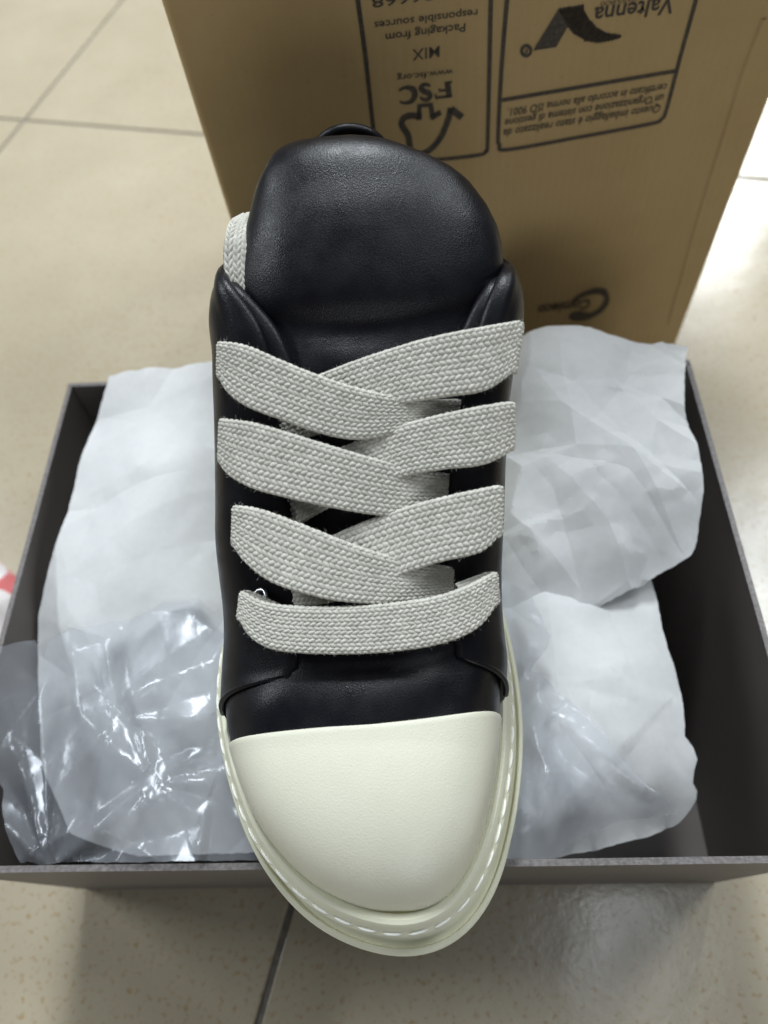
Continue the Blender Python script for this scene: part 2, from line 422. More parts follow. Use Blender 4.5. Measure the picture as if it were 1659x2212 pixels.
# ring mark lower on the face
stroke('emblem', U([(1180, 230), (1130, 180), (1050, 175), (960, 200), (870, 240), (790, 300)], fC), .0060, m=M_ink2, wt=[.5, 1, 1, .8, .7, .3])
stroke('emblem', U([(1185, 225), (1170, 310), (1110, 385), (1020, 440), (930, 458), (840, 450), (775, 430)], fC), .0062, m=M_ink2, wt=[.5, .8, .9, .9, 1.4, 1.6, .6])
line('Comieco', fC, (1010, 262), (430, 338), 100, m=M_ink2, bold=.035)
# shallow pressed crease down the right side of the face
P_ = catmull([cuv(*q) for q in [(1650, 40), (1612, 140), (1600, 175), (1560, 305), (1515, 450), (1475, 590), (1445, 700)]], 6)
V = []
for p_ in P_: V += [(p_[0]-.0016, -.0001, p_[1]), (p_[0]-.0004, -.0010, p_[1]), (p_[0]+.0004, -.0010, p_[1]), (p_[0]+.0016, -.0001, p_[1])]
child_local('pressed_crease', V, grid_faces(len(P_), 4), M_card, smooth=True)

# ------------------------------------------------------------------ shoe
SZ = .1505
ORG = np.array([0, 0, SZ])
shoe = empty('high_sneaker', (-.028, .14, SZ), 'black leather sneaker with cream toe cap and wide grey laces, resting on the box', 'shoe')
O0 = [(-.0212,-.0004),(-.0085,.0006),(.0020,.0063),(.0108,.0170),(.0173,.0309),(.0222,.0471),(.0256,.0643),(.0272,.0827),(.0262,.105),(.0230,.13),(.0192,.16),(.0170,.19),(.0145,.22),(.0125,.25),(.004,.27),(-.010,.284),(-.028,.289),(-.046,.284),(-.060,.27),(-.068,.25),(-.073,.22),(-.077,.19),(-.0825,.16),(-.0885,.13),(-.0925,.105),(-.0926,.0866),(-.0891,.0674),(-.0829,.0511),(-.0749,.0341),(-.0634,.0203),(-.0507,.0096),(-.0361,.0029)]
OUT = resample(catmull(O0, 12, True), 240, True)
for _ in range(14): OUT = (np.roll(OUT, 1, 0)+2*OUT+np.roll(OUT, -1, 0))/4
def offset_loop(P, d):
    T = np.roll(P, -1, 0)-np.roll(P, 1, 0); T /= np.linalg.norm(T, axis=1)[:, None]
    return P+np.stack([T[:, 1], -T[:, 0]], 1)*d     # outward for a counter-clockwise loop
prof = [(-.030,.030),(-.010,.034),(-.0062,.0378),(-.0052,.0402),(-.0042,.0418),(-.0028,.0426),(-.0014,.0422),(-.0003,.0408),(.0003,.0388),(.0006,.0378),(.0010,.0372),(.0020,.0364),(.0023,.0358),(.0021,.0350),(.0010,.0342),(.0004,.0325),(.0000,.0290),(.0003,.0245),(.0012,.0190),(.0030,.0150),(.0050,.0132),(.0059,.0130),(.0061,.0148),(.0064,.0153),(.0068,.0154),(.0082,.0151),(.0085,.0148),(.0087,.0143),(.0087,.0137),(.0087,.0115),(.0085,.0110),(.0081,.0107),(.0068,.0107),(.0066,.0104),(.0066,.0098),(.0070,.0050),(.0066,.0010),(.0060,.0000),(-.010,-.0002)]
slim = (.76+.24*np.clip((.032-OUT[:, 1])/.032, 0, 1))[:, None]     # the lip is widest at the toe
rings = [np.column_stack([offset_loop(OUT, (d if d < .0025 else .0025+(d-.0025)*slim)), np.full(240, z)])+ORG for d, z in prof]
V = np.vstack(rings)
Fc = grid_faces(len(prof), 240, cv=True, flip=False)
Fc.append(list(range((len(prof)-1)*240, len(prof)*240)))
sole = mesh('sole', V, Fc, M_rubber, shoe)
es = sole.modifiers.new('crisp_edges', 'EDGE_SPLIT'); es.split_angle = R(32)
# glue line between the bead and the cap
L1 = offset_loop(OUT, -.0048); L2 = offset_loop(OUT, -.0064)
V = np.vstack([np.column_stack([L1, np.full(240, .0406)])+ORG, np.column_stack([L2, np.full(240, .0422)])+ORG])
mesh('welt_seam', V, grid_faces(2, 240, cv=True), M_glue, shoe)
# stitches round the bead
ST = resample(offset_loop(OUT, .0015), 2400, True)
per = np.linalg.norm(np.roll(ST, -1, 0)-ST, axis=1).sum(); ns = int(per/.0091); st_len = .0074
def capsule(L, r, nseg=5, k=6):
    V = []; Fc = []
    for i in range(nseg+1):
        s = i/nseg; x = (s-.5)*L; rr = r*(1-abs(2*s-1)**4)**.5+.00004; zz = -.0003*(abs(2*s-1)**2)
        for j in range(k): a = 2*math.pi*j/k; V.append((x, rr*math.cos(a)*.8+zz, rr*math.sin(a)))
    return V, grid_faces(nseg+1, k, cv=True)
cv_, cf_ = capsule(st_len, .00058)
sm = bpy.data.meshes.new('stitch'); sm.from_pydata(cv_, [], cf_); sm.polygons.foreach_set('use_smooth', [True]*len(sm.polygons)); sm.materials.append(M_thread)
so = world_off(sole)
for k in range(ns):
    i = int(k*2400/ns); a = ST[i]; b = ST[(i+6) % 2400]; ang = math.atan2(b[1]-a[1], b[0]-a[0])
    o = bpy.data.objects.new('stitch', sm); C.objects.link(o); o.parent = sole
    o.location = (a[0]-so[0], a[1]-so[1], .0372+SZ-so[2]); o.rotation_euler = (0, 0, ang+math.pi+random.uniform(-.03, .03))

# --- body sections: an arch across the shoe at each y
INN = offset_loop(OUT, -.0052)
def extents(y):
    xs = []
    P = INN; Q = np.roll(P, -1, 0)
    for (x1, y1), (x2, y2) in zip(P, Q):
        if (y1 > y) != (y2 > y): xs.append(x1+(x2-x1)*(y-y1)/(y2-y1))
    return (min(xs), max(xs)) if xs else None
Y0 = INN[:, 1].min()+.00002
ZB = .036
def apex(y):
    u = min(max((y-Y0)/.075, 0), 1)
    h = .046*(1-(1-u)**2.5)**.55
    if y > .055: h += lerp_tab([(.055, 0), (.08, .0025), (.10, .009), (.12, .020), (.14, .032), (.16, .044), (.2, .066)], y)
    return ZB+h
XTOP = [(0, -.024), (.06, -.029), (.10, -.0255), (.15, -.0165), (.18, -.018), (.3, -.02)]
def arch(y, th, off=0.):
    """th 0 = right base, pi = left base"""
    e = extents(y)
    xl, xr = e; xc = (xl+xr)/2; w = (xr-xl)/2+off; h = apex(y)-ZB+off
    cx = math.cos(th); sx = math.sin(th)
    pw = .57; x = xc+w*math.copysign(abs(cx)**.72, cx); z = ZB+h*abs(sx)**pw
    k = (z-ZB)/max(apex(y)-ZB, 1e-4)
    x += (lerp_tab(XTOP, y)-xc)*k*min(1, max(0, (y-.05)/.04))
    if y > .09: x = x-(x-lerp_tab(XTOP, y))*.10*k*min(1, (y-.09)/.03)
    return np.array([x, y, z])+ORG
NT = 72
def ycap(th):
    s = math.cos(th)          # +1 right, -1 left
    return .0600+.0035*s+.0035*s*s*(1 if s < 0 else 1.5)
ths = np.linspace(0, math.pi, NT)
# toe cap
V = []; nr = 60
for i in range(nr):
    f = (i/(nr-1))**1.5
    for th in ths:
        V.append(arch(Y0+(ycap(th)-Y0)*f, th, .0013))
for off in (.0011, .0006, -.0002, -.001):
    for th in ths: V.append(arch(ycap(th)+{.0011: .0004, .0006: .0007, -.0002: .0008, -.001: .0008}[off], th, off))
cap = mesh('toe_cap', V, grid_faces(nr+4, NT, flip=True), M_cream, shoe)
# vamp
V = []; nv = 50
for i in range(nv):
    f = i/(nv-1)
    for th in ths:
        yy = ycap(th)-.004+(.150-ycap(th)+.004)*f
        P = arch(yy, th, 0)
        # soft puckers behind the cap
        d = yy-ycap(th)
        P[2] += .0016*math.exp(-((d-.012)/.009)**2)+.0006*math.sin(th*9+d*160)*math.exp(-d/.03)
        V.append(P)
mesh('vamp', V, grid_faces(nv, NT, flip=True), M_black, shoe)

# --- quarters: the sides and heel, lofted from the bead up to the throat edge and collar
EDGE = [(.07, .078), (.08, .084), (.10, .0945), (.12, .1075), (.14, .1215), (.16, .1370), (.175, .150), (.19, .160), (.21, .160)]
def on_edge(px, py, dz=0):
    """where the sight line through a traced point meets the height of the throat edge"""
    lo, hi = .04, .24
    for _ in range(40):
        y = (lo+hi)/2; P = aty(px, py, y)
        if P[2]-SZ > lerp_tab(EDGE, y)+dz: hi = y
        else: lo = y
    return P
# sight line falls slower than the edge rises, so bisection brackets one crossing
def ey(px, py, dz=0):
    best = None
    for y in np.linspace(.05, .26, 211):
        P = aty(px, py, y); e = abs(P[2]-SZ-lerp_tab(EDGE, y)-dz)
        if best is None or e < best[0]: best = (e, P)
    return best[1]
left_px = [(618, 1466), (640, 1425), (636, 1350), (628, 1270), (618, 1180), (607, 1080), (597, 990), (588, 900), (582, 820), (570, 752), (548, 698), (518, 664), (494, 630)]
right_px = [(988, 1412), (976, 1360), (970, 1290), (968, 1210), (976, 1110), (986, 1020), (1000, 930), (1012, 860), (1026, 790), (1042, 720), (1060, 665), (1078, 625), (1090, 600)]
LE = np.array([ey(*q) for q in left_px]); RE = np.array([ey(*q) for q in right_px])
Z3 = lambda x, y, z: np.array([x, y, z+SZ])
collar = [Z3(-.0703,.200,.1575), Z3(-.0712,.215,.1480), Z3(-.0690,.235,.1390), Z3(-.0600,.262,.1400), Z3(-.044,.278,.1475), Z3(-.028,.282,.150), Z3(-.012,.278,.1475), Z3(.005,.262,.1400), Z3(.0200,.237,.1370), Z3(.0290,.214,.1410), Z3(.0305,.199,.1510)]
TOP = np.vstack([catmull(LE, 8)[:-1], catmull([LE[-1]]+collar+[RE[-1]], 8)[:-1], catmull(RE[::-1], 8)])
NQ = 260
TOP = resample(TOP, NQ)
for _ in range(14):
    T2 = TOP.copy(); T2[1:-1] = (TOP[:-2]+2*TOP[1:-1]+TOP[2:])/4; TOP = T2
# base track runs on the inner outline from the left seam round the heel to the right seam
iL = int(np.argmin(np.linalg.norm(INN-np.array([-.0875, .073]), axis=1))); iR = int(np.argmin(np.linalg.norm(INN-np.array([.022, .079]), axis=1)))
# pair base and top by matching y on the sides
base_path = []
k = iL
while k != iR:
    base_path.append(INN[k]); k = (k-1) % 240
base_path.append(INN[iR])
BASE = np.array(base_path)
lenB = len(BASE)
def match():
    # monotone blend: the fraction along the base follows the fraction of y travelled
    heel_b = int(np.argmax(BASE[:, 1])); heel_t = int(np.argmax(TOP[:, 1]))
    out = np.zeros((NQ, 2))
    for side in (0, 1):
        if side == 0: T = TOP[:heel_t+1]; Bp = BASE[:heel_b+1]; idx = range(0, heel_t+1)
        else: T = TOP[heel_t:][::-1]; Bp = BASE[heel_b:][::-1]; idx = list(range(heel_t, NQ))[::-1]
        Bp = resample(Bp, 400)
        lt = np.concatenate([[0], np.cumsum(np.linalg.norm(np.diff(T, axis=0), axis=1))]); lt /= lt[-1]
        ty = np.maximum.accumulate(T[:, 1]); ty = (ty-ty[0])/(ty[-1]-ty[0])
        lb = np.linspace(0, 1, 400); by = np.maximum.accumulate(Bp[:, 1]); by = (by-by[0])/(by[-1]-by[0])
        fb = .5*lb+.5*by
        ft = .35*lt+.65*ty
        q = np.interp(ft, fb, np.arange(400)); q = np.clip(q, 0, 399)
        for n_, kk in enumerate(idx):
            a = int(q[n_]); b = min(a+1, 399); out[kk] = Bp[a]*(1-(q[n_]-a))+Bp[b]*(q[n_]-a)
    return out
BM = match()
TG = np.gradient(TOP, axis=0); TG /= np.linalg.norm(TG, axis=1)[:, None]
def quarter_sheet(grow, inset, nrow=30, roll=.0025, topcut=0.):
    """grow = how far outside the vamp it lies; inset = how far the top edge is drawn along the surface"""
    rows = []
    B3 = np.column_stack([BM, np.full(NQ, ZB+SZ)])
    cen = np.array([-.026, .0])
    outd = np.zeros((NQ, 3)); 
    for k in range(NQ):
        t = np.array([TG[k][1], -TG[k][0]]); t = -t/(np.linalg.norm(t)+1e-9)
        outd[k, :2] = t
    # make sure it points outward
    for k in range(NQ):
        cxy = np.array([-.0255, min(TOP[k][1], .22)])
        if outd[k, :2]@(BM[k]-cxy) < 0: outd[k] *= -1
    for _ in range(25):
        o2 = outd.copy(); o2[1:-1] = (outd[:-2]+2*outd[1:-1]+outd[2:])/4; outd = o2/np.linalg.norm(o2, axis=1)[:, None]
    T = TOP-outd*inset*np.interp(TOP[:, 1], [.165, .195], [1, .35])[:, None]
    reach = np.linalg.norm((TOP-B3)[:, :2], axis=1)
    yy = T[:, 1:2]; kf = np.clip((yy-.10)/.07, 0, 1)
    isR = (np.arange(NQ) > int(np.argmax(TOP[:, 1])))[:, None]
    ly = np.array([lerp_tab([(.09, .012), (.12, .0062), (.17, -.0012), (.19, -.0048), (.23, .001), (.28, .004)], q) for q in yy[:, 0]])[:, None]
    ry = np.array([lerp_tab([(.09, .003), (.12, -.0038), (.15, -.0115), (.17, -.0170), (.19, -.0250), (.20, -.0240), (.23, -.008), (.28, .004)], q) for q in yy[:, 0]])[:, None]
    lean = np.where(isR, ry, ly)
    inw = -outd[:, :2]
    for i in range(nrow):
        v = i/(nrow-1); w_ = 1.7
        Bp = B3+outd*grow; Tp = T+np.array([0, 0, grow])
        cxy = Bp[:, :2]+inw*lean
        Cp = np.hstack([cxy, Tp[:, 2:]+.0035*np.clip((reach[:, None]-.008)/.01, 0, 1)])
        a0, a1, a2 = (1-v)**2, 2*v*(1-v)*w_, v**2
        P = (Bp*a0+Cp*a1+Tp*a2)/(a0+a1+a2)
        P = P+outd*((.0016+.0022*kf)*math.sin(math.pi*min(1, v*1.3))**.8)
        rows.append(P)
    # rolled edge curling in and down
    # the front corners lie down on the vamp
    for k in list(range(0, 34))+list(range(NQ-34, NQ)):
        kk = min(k, NQ-1-k); s_ = 1-min(kk/33, 1); s_ = s_*s_*(3-2*s_)
        right_ = k > NQ//2; yt = TOP[k][1]
        tt_ = np.linspace(0, math.pi/2, 60) if right_ else np.linspace(math.pi, math.pi/2, 60)
        xs_ = np.array([arch(yt, q)[0] for q in tt_]); thT = tt_[int(np.argmin(np.abs(xs_-T[k][0])))]
        th0 = 0.02 if right_ else math.pi-.02
        for i in range(nrow):
            v = i/(nrow-1); y_ = BM[k][1]*(1-v)+yt*v
            A = arch(max(y_, Y0+.001), th0+(thT-th0)*v**1.1, .0006+grow*.6)
            rows[i][k] = rows[i][k]*(1-s_)+A*s_
    P0 = rows[-1]
    for a in np.linspace(.35, math.pi*1.15, 8):
        rows.append(P0-outd*(roll*math.sin(a)*.9+0*a)-np.array([0, 0, roll*(1-math.cos(a))])[None])
    last = rows[-1]
    for d in (.006, .016):
        rows.append(last-np.array([0, 0, d])+outd*.001)
    return rows
def quarter(name, m, *a, **k):
    rows = quarter_sheet(*a, **k); nr = len(rows)
    V = np.vstack(rows)
    f = grid_faces(nr, NQ)
    # front ends closed by a turned edge
    o = mesh(name, V, f, m, shoe)
    return o, rows
qo, qrows = quarter('quarter', M_black, .0030, 0.0)
lo_, lrows = quarter('lining', M_black, -.0012,   .0070, roll=.0030)
# turned front edges of the quarters (the stitched seams on the vamp)
def tube(name, P, r, m, parent, k=8, flat=1.):
    P = np.array(P); T = np.gradient(P, axis=0); T /= np.linalg.norm(T, axis=1)[:, None]
    V = []; upv = np.array([0, 0, 1.])
    for p_, t in zip(P, T):
        s = np.cross(t, upv); s /= np.linalg.norm(s)+1e-9; u2 = np.cross(s, t)
        for j in range(k):
            a = 2*math.pi*j/k; V.append(p_+s*math.cos(a)*r+u2*math.sin(a)*r*flat)
    return mesh(name, V, grid_faces(len(P), k, cv=True, flip=True), m, parent)
for side in (0, -1):
    E_ = np.array([rw[side] for rw in qrows[3:30]])-np.array([0, 0, .0010])
    st = 1 if side == 0 else -1
    up_ = np.array([qrows[32][side+st*k] for k in range(1, 14)])-np.array([0, 0, .0012])
    E_ = np.vstack([E_[:-1], up_]); 
    for _ in range(6): E_[1:-1] = (E_[:-2]+2*E_[1:-1]+E_[2:])/4
    tube('seam_piping', E_, .0011, M_black, shoe)

# --- tongue
ytab = [(.090,.087),(.105,.094),(.12,.105),(.14,.1205),(.155,.1325),(.165,.1400),(.172,.1445),(.180,.1520),(.190,.1600),(.200,.1665),(.210,.1720),(.220,.1762),(.230,.1800),(.238,.1800),(.244,.1765),(.248,.1700)]
edge_px = [None]*16
THK = [(.09, .006), (.15, .011), (.18, .017), (.21, .018), (.235, .014), (.248, .006)]
def side(pxs):
    out = []
    for q in pxs:
        best = None
        for y in np.linspace(.15, .247, 195):
            k = lerp_tab(THK, y); P = aty(*q, y+.6*k); e = abs(P[2]-SZ-lerp_tab(ytab, y)+.75*k)
            if best is None or e < best[0]: best = (e, y, P[0])
        if not out or best[1] > out[-1][0]+.0004: out.append((best[1], best[2]))
    return out
sil_l = [(.09, -.056), (.12, -.056), (.14, -.0540), (.155, -.0545)]+side([(533, 680), (527, 610), (527, 550), (531, 500), (539, 450), (552, 400), (570, 355), (588, 322), (606, 303), (640, 294)])
sil_r = [(.09, .006), (.12, .010), (.14, .014), (.155, .018)]+side([(1070, 640), (1078, 580), (1077, 530), (1070, 480), (1052, 432), (1022, 392), (985, 360), (940, 332), (880, 312), (800, 297)])
print('tongue', [tuple(np.round(q, 4)) for q in sil_l], [tuple(np.round(q, 4)) for q in sil_r])
rows = []; nth = 56
ys = np.concatenate([np.linspace(.09, .236, 64), np.linspace(.2375, .248, 10)])
zc = catmull([(a, b) for a, b in ytab], 8); lc = np.array([(a, b-.0038*math.exp(-((a-.190)/.018)**2)) for a, b in sil_l]); rc = np.array([(a, b+.0016*math.exp(-((a-.19)/.02)**2)) for a, b in sil_r])
for y in ys:
    z = np.interp(y, zc[:, 0], zc[:, 1]); xl = np.interp(y, lc[:, 0], lc[:, 1]); xr = np.interp(y, rc[:, 0], rc[:, 1])
    i = np.interp(y, zc[:, 0], np.arange(len(zc)))
    dz = np.interp(y+.002, zc[:, 0], zc[:, 1])-np.interp(y-.002, zc[:, 0], zc[:, 1])
    tdir = np.array([0, .004, dz]); tdir /= np.linalg.norm(tdir)
    nrm = np.array([0, -tdir[2], tdir[1]])
    thick = lerp_tab(THK, y)
    xc = (xl+xr)/2; w = (xr-xl)/2
    cen = np.array([xc, y, z+SZ+.001*min(1, max(0, (y-.17)/.04))])
    sect = []
    for j in range(nth):
        a = 2*math.pi*j/nth
        cx = math.cos(a); sx = math.sin(a)
        x = w*math.copysign(abs(cx)**.80, cx)
        n_ = math.copysign(abs(sx)**(.85 if sx > 0 else 1), sx)*thick
        if sx > 0:                    # folds pressed by the top lace
            n_ -= .0034*math.exp(-((y-.1775-.06*abs(x-.004))/.0045)**2)*(.45+.55*math.exp(-((x+.008)/.022)**2))
            n_ += .0012*math.exp(-((y-.1695)/.0055)**2)*math.exp(-((x+.012)/.022)**2)
            n_ -= .10*max(0, -(x+.0285))*math.exp(-((y-.205)/.035)**2)
        sect.append(cen+np.array([x, 0, 0])+nrm*(n_-thick))
    rows.append(sect)
V = [p_ for s in rows for p_ in s]
nb = len(V)
V.append(np.mean(rows[-1], axis=0)); 
Fc = grid_faces(len(rows), nth, cv=True, flip=True)
for j in range(nth): Fc.append([nb, nb-nth+(j+1) % nth, nb-nth+j])
tg = mesh('tongue', V, Fc, M_black, shoe)
# heel pull loop
arcs = [(.0150, .0125), (.0090, .0070)]
cxh = -.0275
for r1, h in arcs:
    P = [np.array([cxh+r1*math.cos(a), .284, SZ+.1430+h*math.sin(a)]) for a in np.linspace(-.2, math.pi+.2, 24)]
    tube('heel_loop', P, .0022, M_black, shoe, k=10)

# --- laces
XL = [(.08, -.0260), (.10, -.0245), (.15, -.0190), (.18, -.0185)]
AP = [(.06, .086), (.08, .0905), (.10, .1025), (.12, .1155), (.14, .1300), (.16, .1455), (.175, .157), (.20, .175)]
XLO = [(.08, -.0745), (.10, -.0755), (.15, -.0785), (.18, -.0805)]
XHI = [(.08, .0220), (.10, .0250), (.15, .0345), (.18, .0380)]
def lace_surface(px, py, off):
    """first meeting of the sight line with the stretched-lace surface raised by off"""
    best = None
    d = ray(px, py); o = np.array([0, 0, H])
    for t in np.linspace(.10/abs(d[2])*1.0, .33/abs(d[2]), 700):
        P = o+t*d; y = P[1]; xl_ = lerp_tab(XLO, y); xr_ = lerp_tab(XHI, y); w = (xr_-xl_)/2+off; h = lerp_tab(AP, y)-.045+off
        X = (P[0]-(xl_+xr_)/2)/w; Zq = (P[2]-SZ-.045)/h
        g = abs(X)**4.2+max(Zq, 0)**4.2-1
        if best is None or g < best[0]-1e-9: best = (g, P.copy())
        if g <= 0: return P
    return best[1]
SEC = 15
def lace(up, lo, offs, left, right, label=None):
    """up / lo: traced upper and lower edges from left to right; ends 'wrap' round the eyestay or 'tuck' under it"""
    n = 60
    upP = resample(catmull(up, 10), n); loP = resample(catmull(lo, 10), n)
    o_ = np.interp(np.linspace(0, 1, n), np.linspace(0, 1, len(offs)), offs)
    A = np.array([lace_surface(*q, f) for q, f in zip(upP, o_)]); B = np.array([lace_surface(*q, f) for q, f in zip(loP, o_)])
    def sm(Q, k=3):
        for _ in range(k):
            Q2 = Q.copy(); Q2[1:-1] = (Q[:-2]+2*Q[1:-1]+Q[2:])/4; Q = Q2
        return Q
    A = sm(A, 6); B = sm(B, 6)
    C0 = (A+B)/2; W0 = (A-B)/2*.955
    frames = [(c, w) for c, w in zip(C0, W0)]
    def norm(v): return v/(np.linalg.norm(v)+1e-12)
    def wrap(frames, at_end):
        fr = frames if at_end else frames[::-1]
        c, w = fr[-1]; t = norm(fr[-1][0]-fr[-4][0]); wn = norm(w); t = norm(t-(t@wn)*wn)
        nn = np.cross(t, wn)
        if nn[2] < 0: nn = -nn
        r = .0022; cc = c.copy(); 
        for a in np.linspace(.25, math.pi*.94, 10):
            p_ = c+t*r*math.sin(a)-nn*r*(1-math.cos(a)); cc = p_
            fr.append((p_, w*(1-.10*a/math.pi)))
        dirn = -t
        for s in np.linspace(.0015, .012, 6):
            fr.append((cc+dirn*s-nn*.0006*s/.012, w*(.9-.35*s/.012)))
        return fr if at_end else fr[::-1]
    def tuck(frames, at_end):
        fr = frames if at_end else frames[::-1]
        c, w = fr[-1]; t = norm(fr[-1][0]-fr[-4][0]); nn = np.cross(t, norm(w))
        if nn[2] < 0: nn = -nn
        for s in np.linspace(.001, .0065, 6): fr.append((c+t*s-nn*(s*.9), w*(1-.15*s/.0065)))
        return fr if at_end else fr[::-1]
    frames = wrap(frames, False) if left == 'wrap' else tuck(frames, False)
    frames = wrap(frames, True) if right == 'wrap' else tuck(frames, True)
    Cn = np.array([f[0] for f in frames]); Wn = np.array([f[1] for f in frames])
    L = np.concatenate([[0], np.cumsum(np.linalg.norm(np.diff(Cn, axis=0), axis=1))])
    m_ = int(L[-1]/.0009)+2
    tt = np.linspace(0, L[-1], m_)
    Cn2 = np.stack([np.interp(tt, L, Cn[:, k]) for k in range(3)], 1); Wn2 = np.stack([np.interp(tt, L, Wn[:, k]) for k in range(3)], 1)
    Tn = np.gradient(Cn2, axis=0); Tn /= np.linalg.norm(Tn, axis=1)[:, None]
    Nn = np.cross(Tn, Wn2); Nn /= np.linalg.norm(Nn, axis=1)[:, None]+1e-12
    mid = m_//2
    if Nn[mid][2] < 0: Nn = -Nn
    th = .0012
    def pt(s, v, h):
        """s along in metres, v across -1..1 over the top then round the edge, h above the skin"""
        i = min(max(s/L[-1]*(m_-1), 0), m_-1.001); a = int(i); f = i-a
        c = Cn2[a]*(1-f)+Cn2[a+1]*f; w = Wn2[a]*(1-f)+Wn2[a+1]*f; nn = Nn[a]*(1-f)+Nn[a+1]*f
        wl = np.linalg.norm(w); wu = w/wl
        x = v*wl; lim = wl-th
        if abs(x) <= lim: return c+wu*x+nn*(th+h)
        a_ = min((abs(x)-lim)/th, 1.9); sg = 1 if x > 0 else -1
        return c+wu*sg*(lim+(th+h)*math.sin(a_))+nn*(th+h)*math.cos(a_)
    V = []; Fc = []; col = []
    # core
    nc = 14
    for i in range(m_):
        w = Wn2[i]; wl = np.linalg.norm(w); wu = w/wl; c = Cn2[i]; nn = Nn[i]
        for j in range(nc):
            a = 2*math.pi*j/nc
            sx = math.copysign(abs(math.cos(a))**.35, math.cos(a)); V.append(c+wu*sx*(wl-.0004)+nn*th*.85*math.copysign(abs(math.sin(a))**.6, math.sin(a)))
            col.append(.1)
    Fc += grid_faces(m_, nc, cv=True)
    # braided picks
    wl = np.median(np.linalg.norm(Wn2, axis=1)); rowsN = 12
    pitch = .00215; rp = 2.10/rowsN
    ncols = int(L[-1]/pitch)
    nu, nv2 = 5, 5
    for r in range(-1, rowsN+1):
        vc = -1.05+rp*(r+.5); sgn = 1 if r % 2 else -1
        if r in (-1, rowsN): pass
        for q in range(ncols+1):
            sc = (q+.5*(r % 2)*.9+.12*math.sin(r*2.3))*pitch
            if sc > L[-1]-.0005 or sc < .0005: continue
            b = len(V); yv = random.random(); jit = random.uniform(-.06, .06)
            hh = .00045*random.uniform(.8, 1.15)
            for iu in range(nu):
                for iv in range(nv2):
                    a = (iu/(nu-1)-.5)*2; c = (iv/(nv2-1)-.5)*2
                    # long axis slanted across the row, sides parallel to the lace
                    dv = a*.54*rp             # in v units, covers the row
                    ds = sgn*a*.00052+c*.00105
                    hgt = hh*max((1-a**4)*(1-c**4), 0)**.6-.00020
                    V.append(pt(sc+ds+jit*.001, vc+dv, hgt)); col.append(.25+.75*yv)
            Fc += grid_faces(nu, nv2, base=b)
    # loose fibres standing off the cotton
    for q in range(420):
        s_ = random.uniform(.001, L[-1]-.001); vv = random.choice([-1, 1])*random.uniform(.9, 1.09) if random.random() < .7 else random.uniform(-.9, .9)
        p0 = pt(s_, vv, .0002); dr = pt(s_, vv, .0012)-p0; dr = dr/np.linalg.norm(dr)+RNG.normal(0, .55, 3); ln = random.uniform(.0003, .0009)
        sd = RNG.normal(0, 1, 3); sd /= np.linalg.norm(sd); b = len(V); bend = RNG.normal(0, .35, 3)*ln
        for f_ in (0, .5, 1):
            c_ = p0+dr*ln*f_+bend*f_*f_
            V += [c_-sd*.00003, c_+sd*.00003]; col += [1, 1]
        Fc += [(b, b+1, b+3, b+2), (b+2, b+3, b+5, b+4)]
    o = mesh('lace', V, Fc, M_lace, shoe)
    at = o.data.attributes.new('yarn', 'FLOAT', 'POINT'); at.data.foreach_set('value', col)
    if label: o['label'] = label
    return frames
# bottom bar
lace([(530, 1278), (546, 1290), (580, 1301), (640, 1307), (740, 1308), (850, 1300), (950, 1284), (1020, 1258), (1062, 1236)],
     [(522, 1344), (532, 1368), (572, 1400), (630, 1411), (740, 1415), (850, 1409), (960, 1391), (1036, 1356), (1068, 1310)], [.0048, .0050, .0050, .0048], 'wrap', 'wrap', 'lowest lace bar, straight across')
def LH(up, lo): lace(up, lo, [.0055, .0060, .0065, .0055, .001, -.008], 'wrap', 'tuck')
def RH(up, lo): lace(up, lo, [-.010, -.002, .0015, .003, .0050, .0060], 'tuck', 'wrap')
LH([(513, 1090), (560, 1096), (640, 1124), (730, 1160), (820, 1192), (900, 1212), (976, 1224)], [(510, 1185), (521, 1206), (570, 1252), (640, 1280), (720, 1299), (800, 1306), (880, 1304), (974, 1288)])
RH([(612, 1196), (690, 1166), (770, 1130), (860, 1097), (950, 1072), (1030, 1054), (1074, 1046)], [(618, 1312), (720, 1304), (810, 1268), (890, 1236), (960, 1214), (1040, 1196), (1072, 1164)])
LH([(483, 903), (540, 908), (620, 930), (710, 958), (800, 985), (890, 1008), (986, 1026)], [(479, 1004), (489, 1024), (540, 1056), (615, 1077), (700, 1096), (790, 1112), (870, 1118), (974, 1103)])
RH([(600, 1012), (680, 985), (760, 955), (850, 920), (950, 893), (1040, 874), (1101, 865)], [(630, 1146), (710, 1100), (800, 1062), (880, 1030), (960, 1016), (1050, 1006), (1100, 978)])
LH([(479, 736), (530, 742), (600, 772), (700, 812), (800, 843), (900, 860), (1004, 862)], [(478, 820), (489, 846), (530, 880), (605, 908), (690, 938), (770, 952), (860, 938), (990, 910)])
RH([(576, 860), (650, 824), (730, 790), (830, 755), (930, 726), (1040, 703), (1122, 690)], [(580, 972), (660, 950), (740, 920), (850, 880), (950, 862), (1050, 847), (1104, 808)])
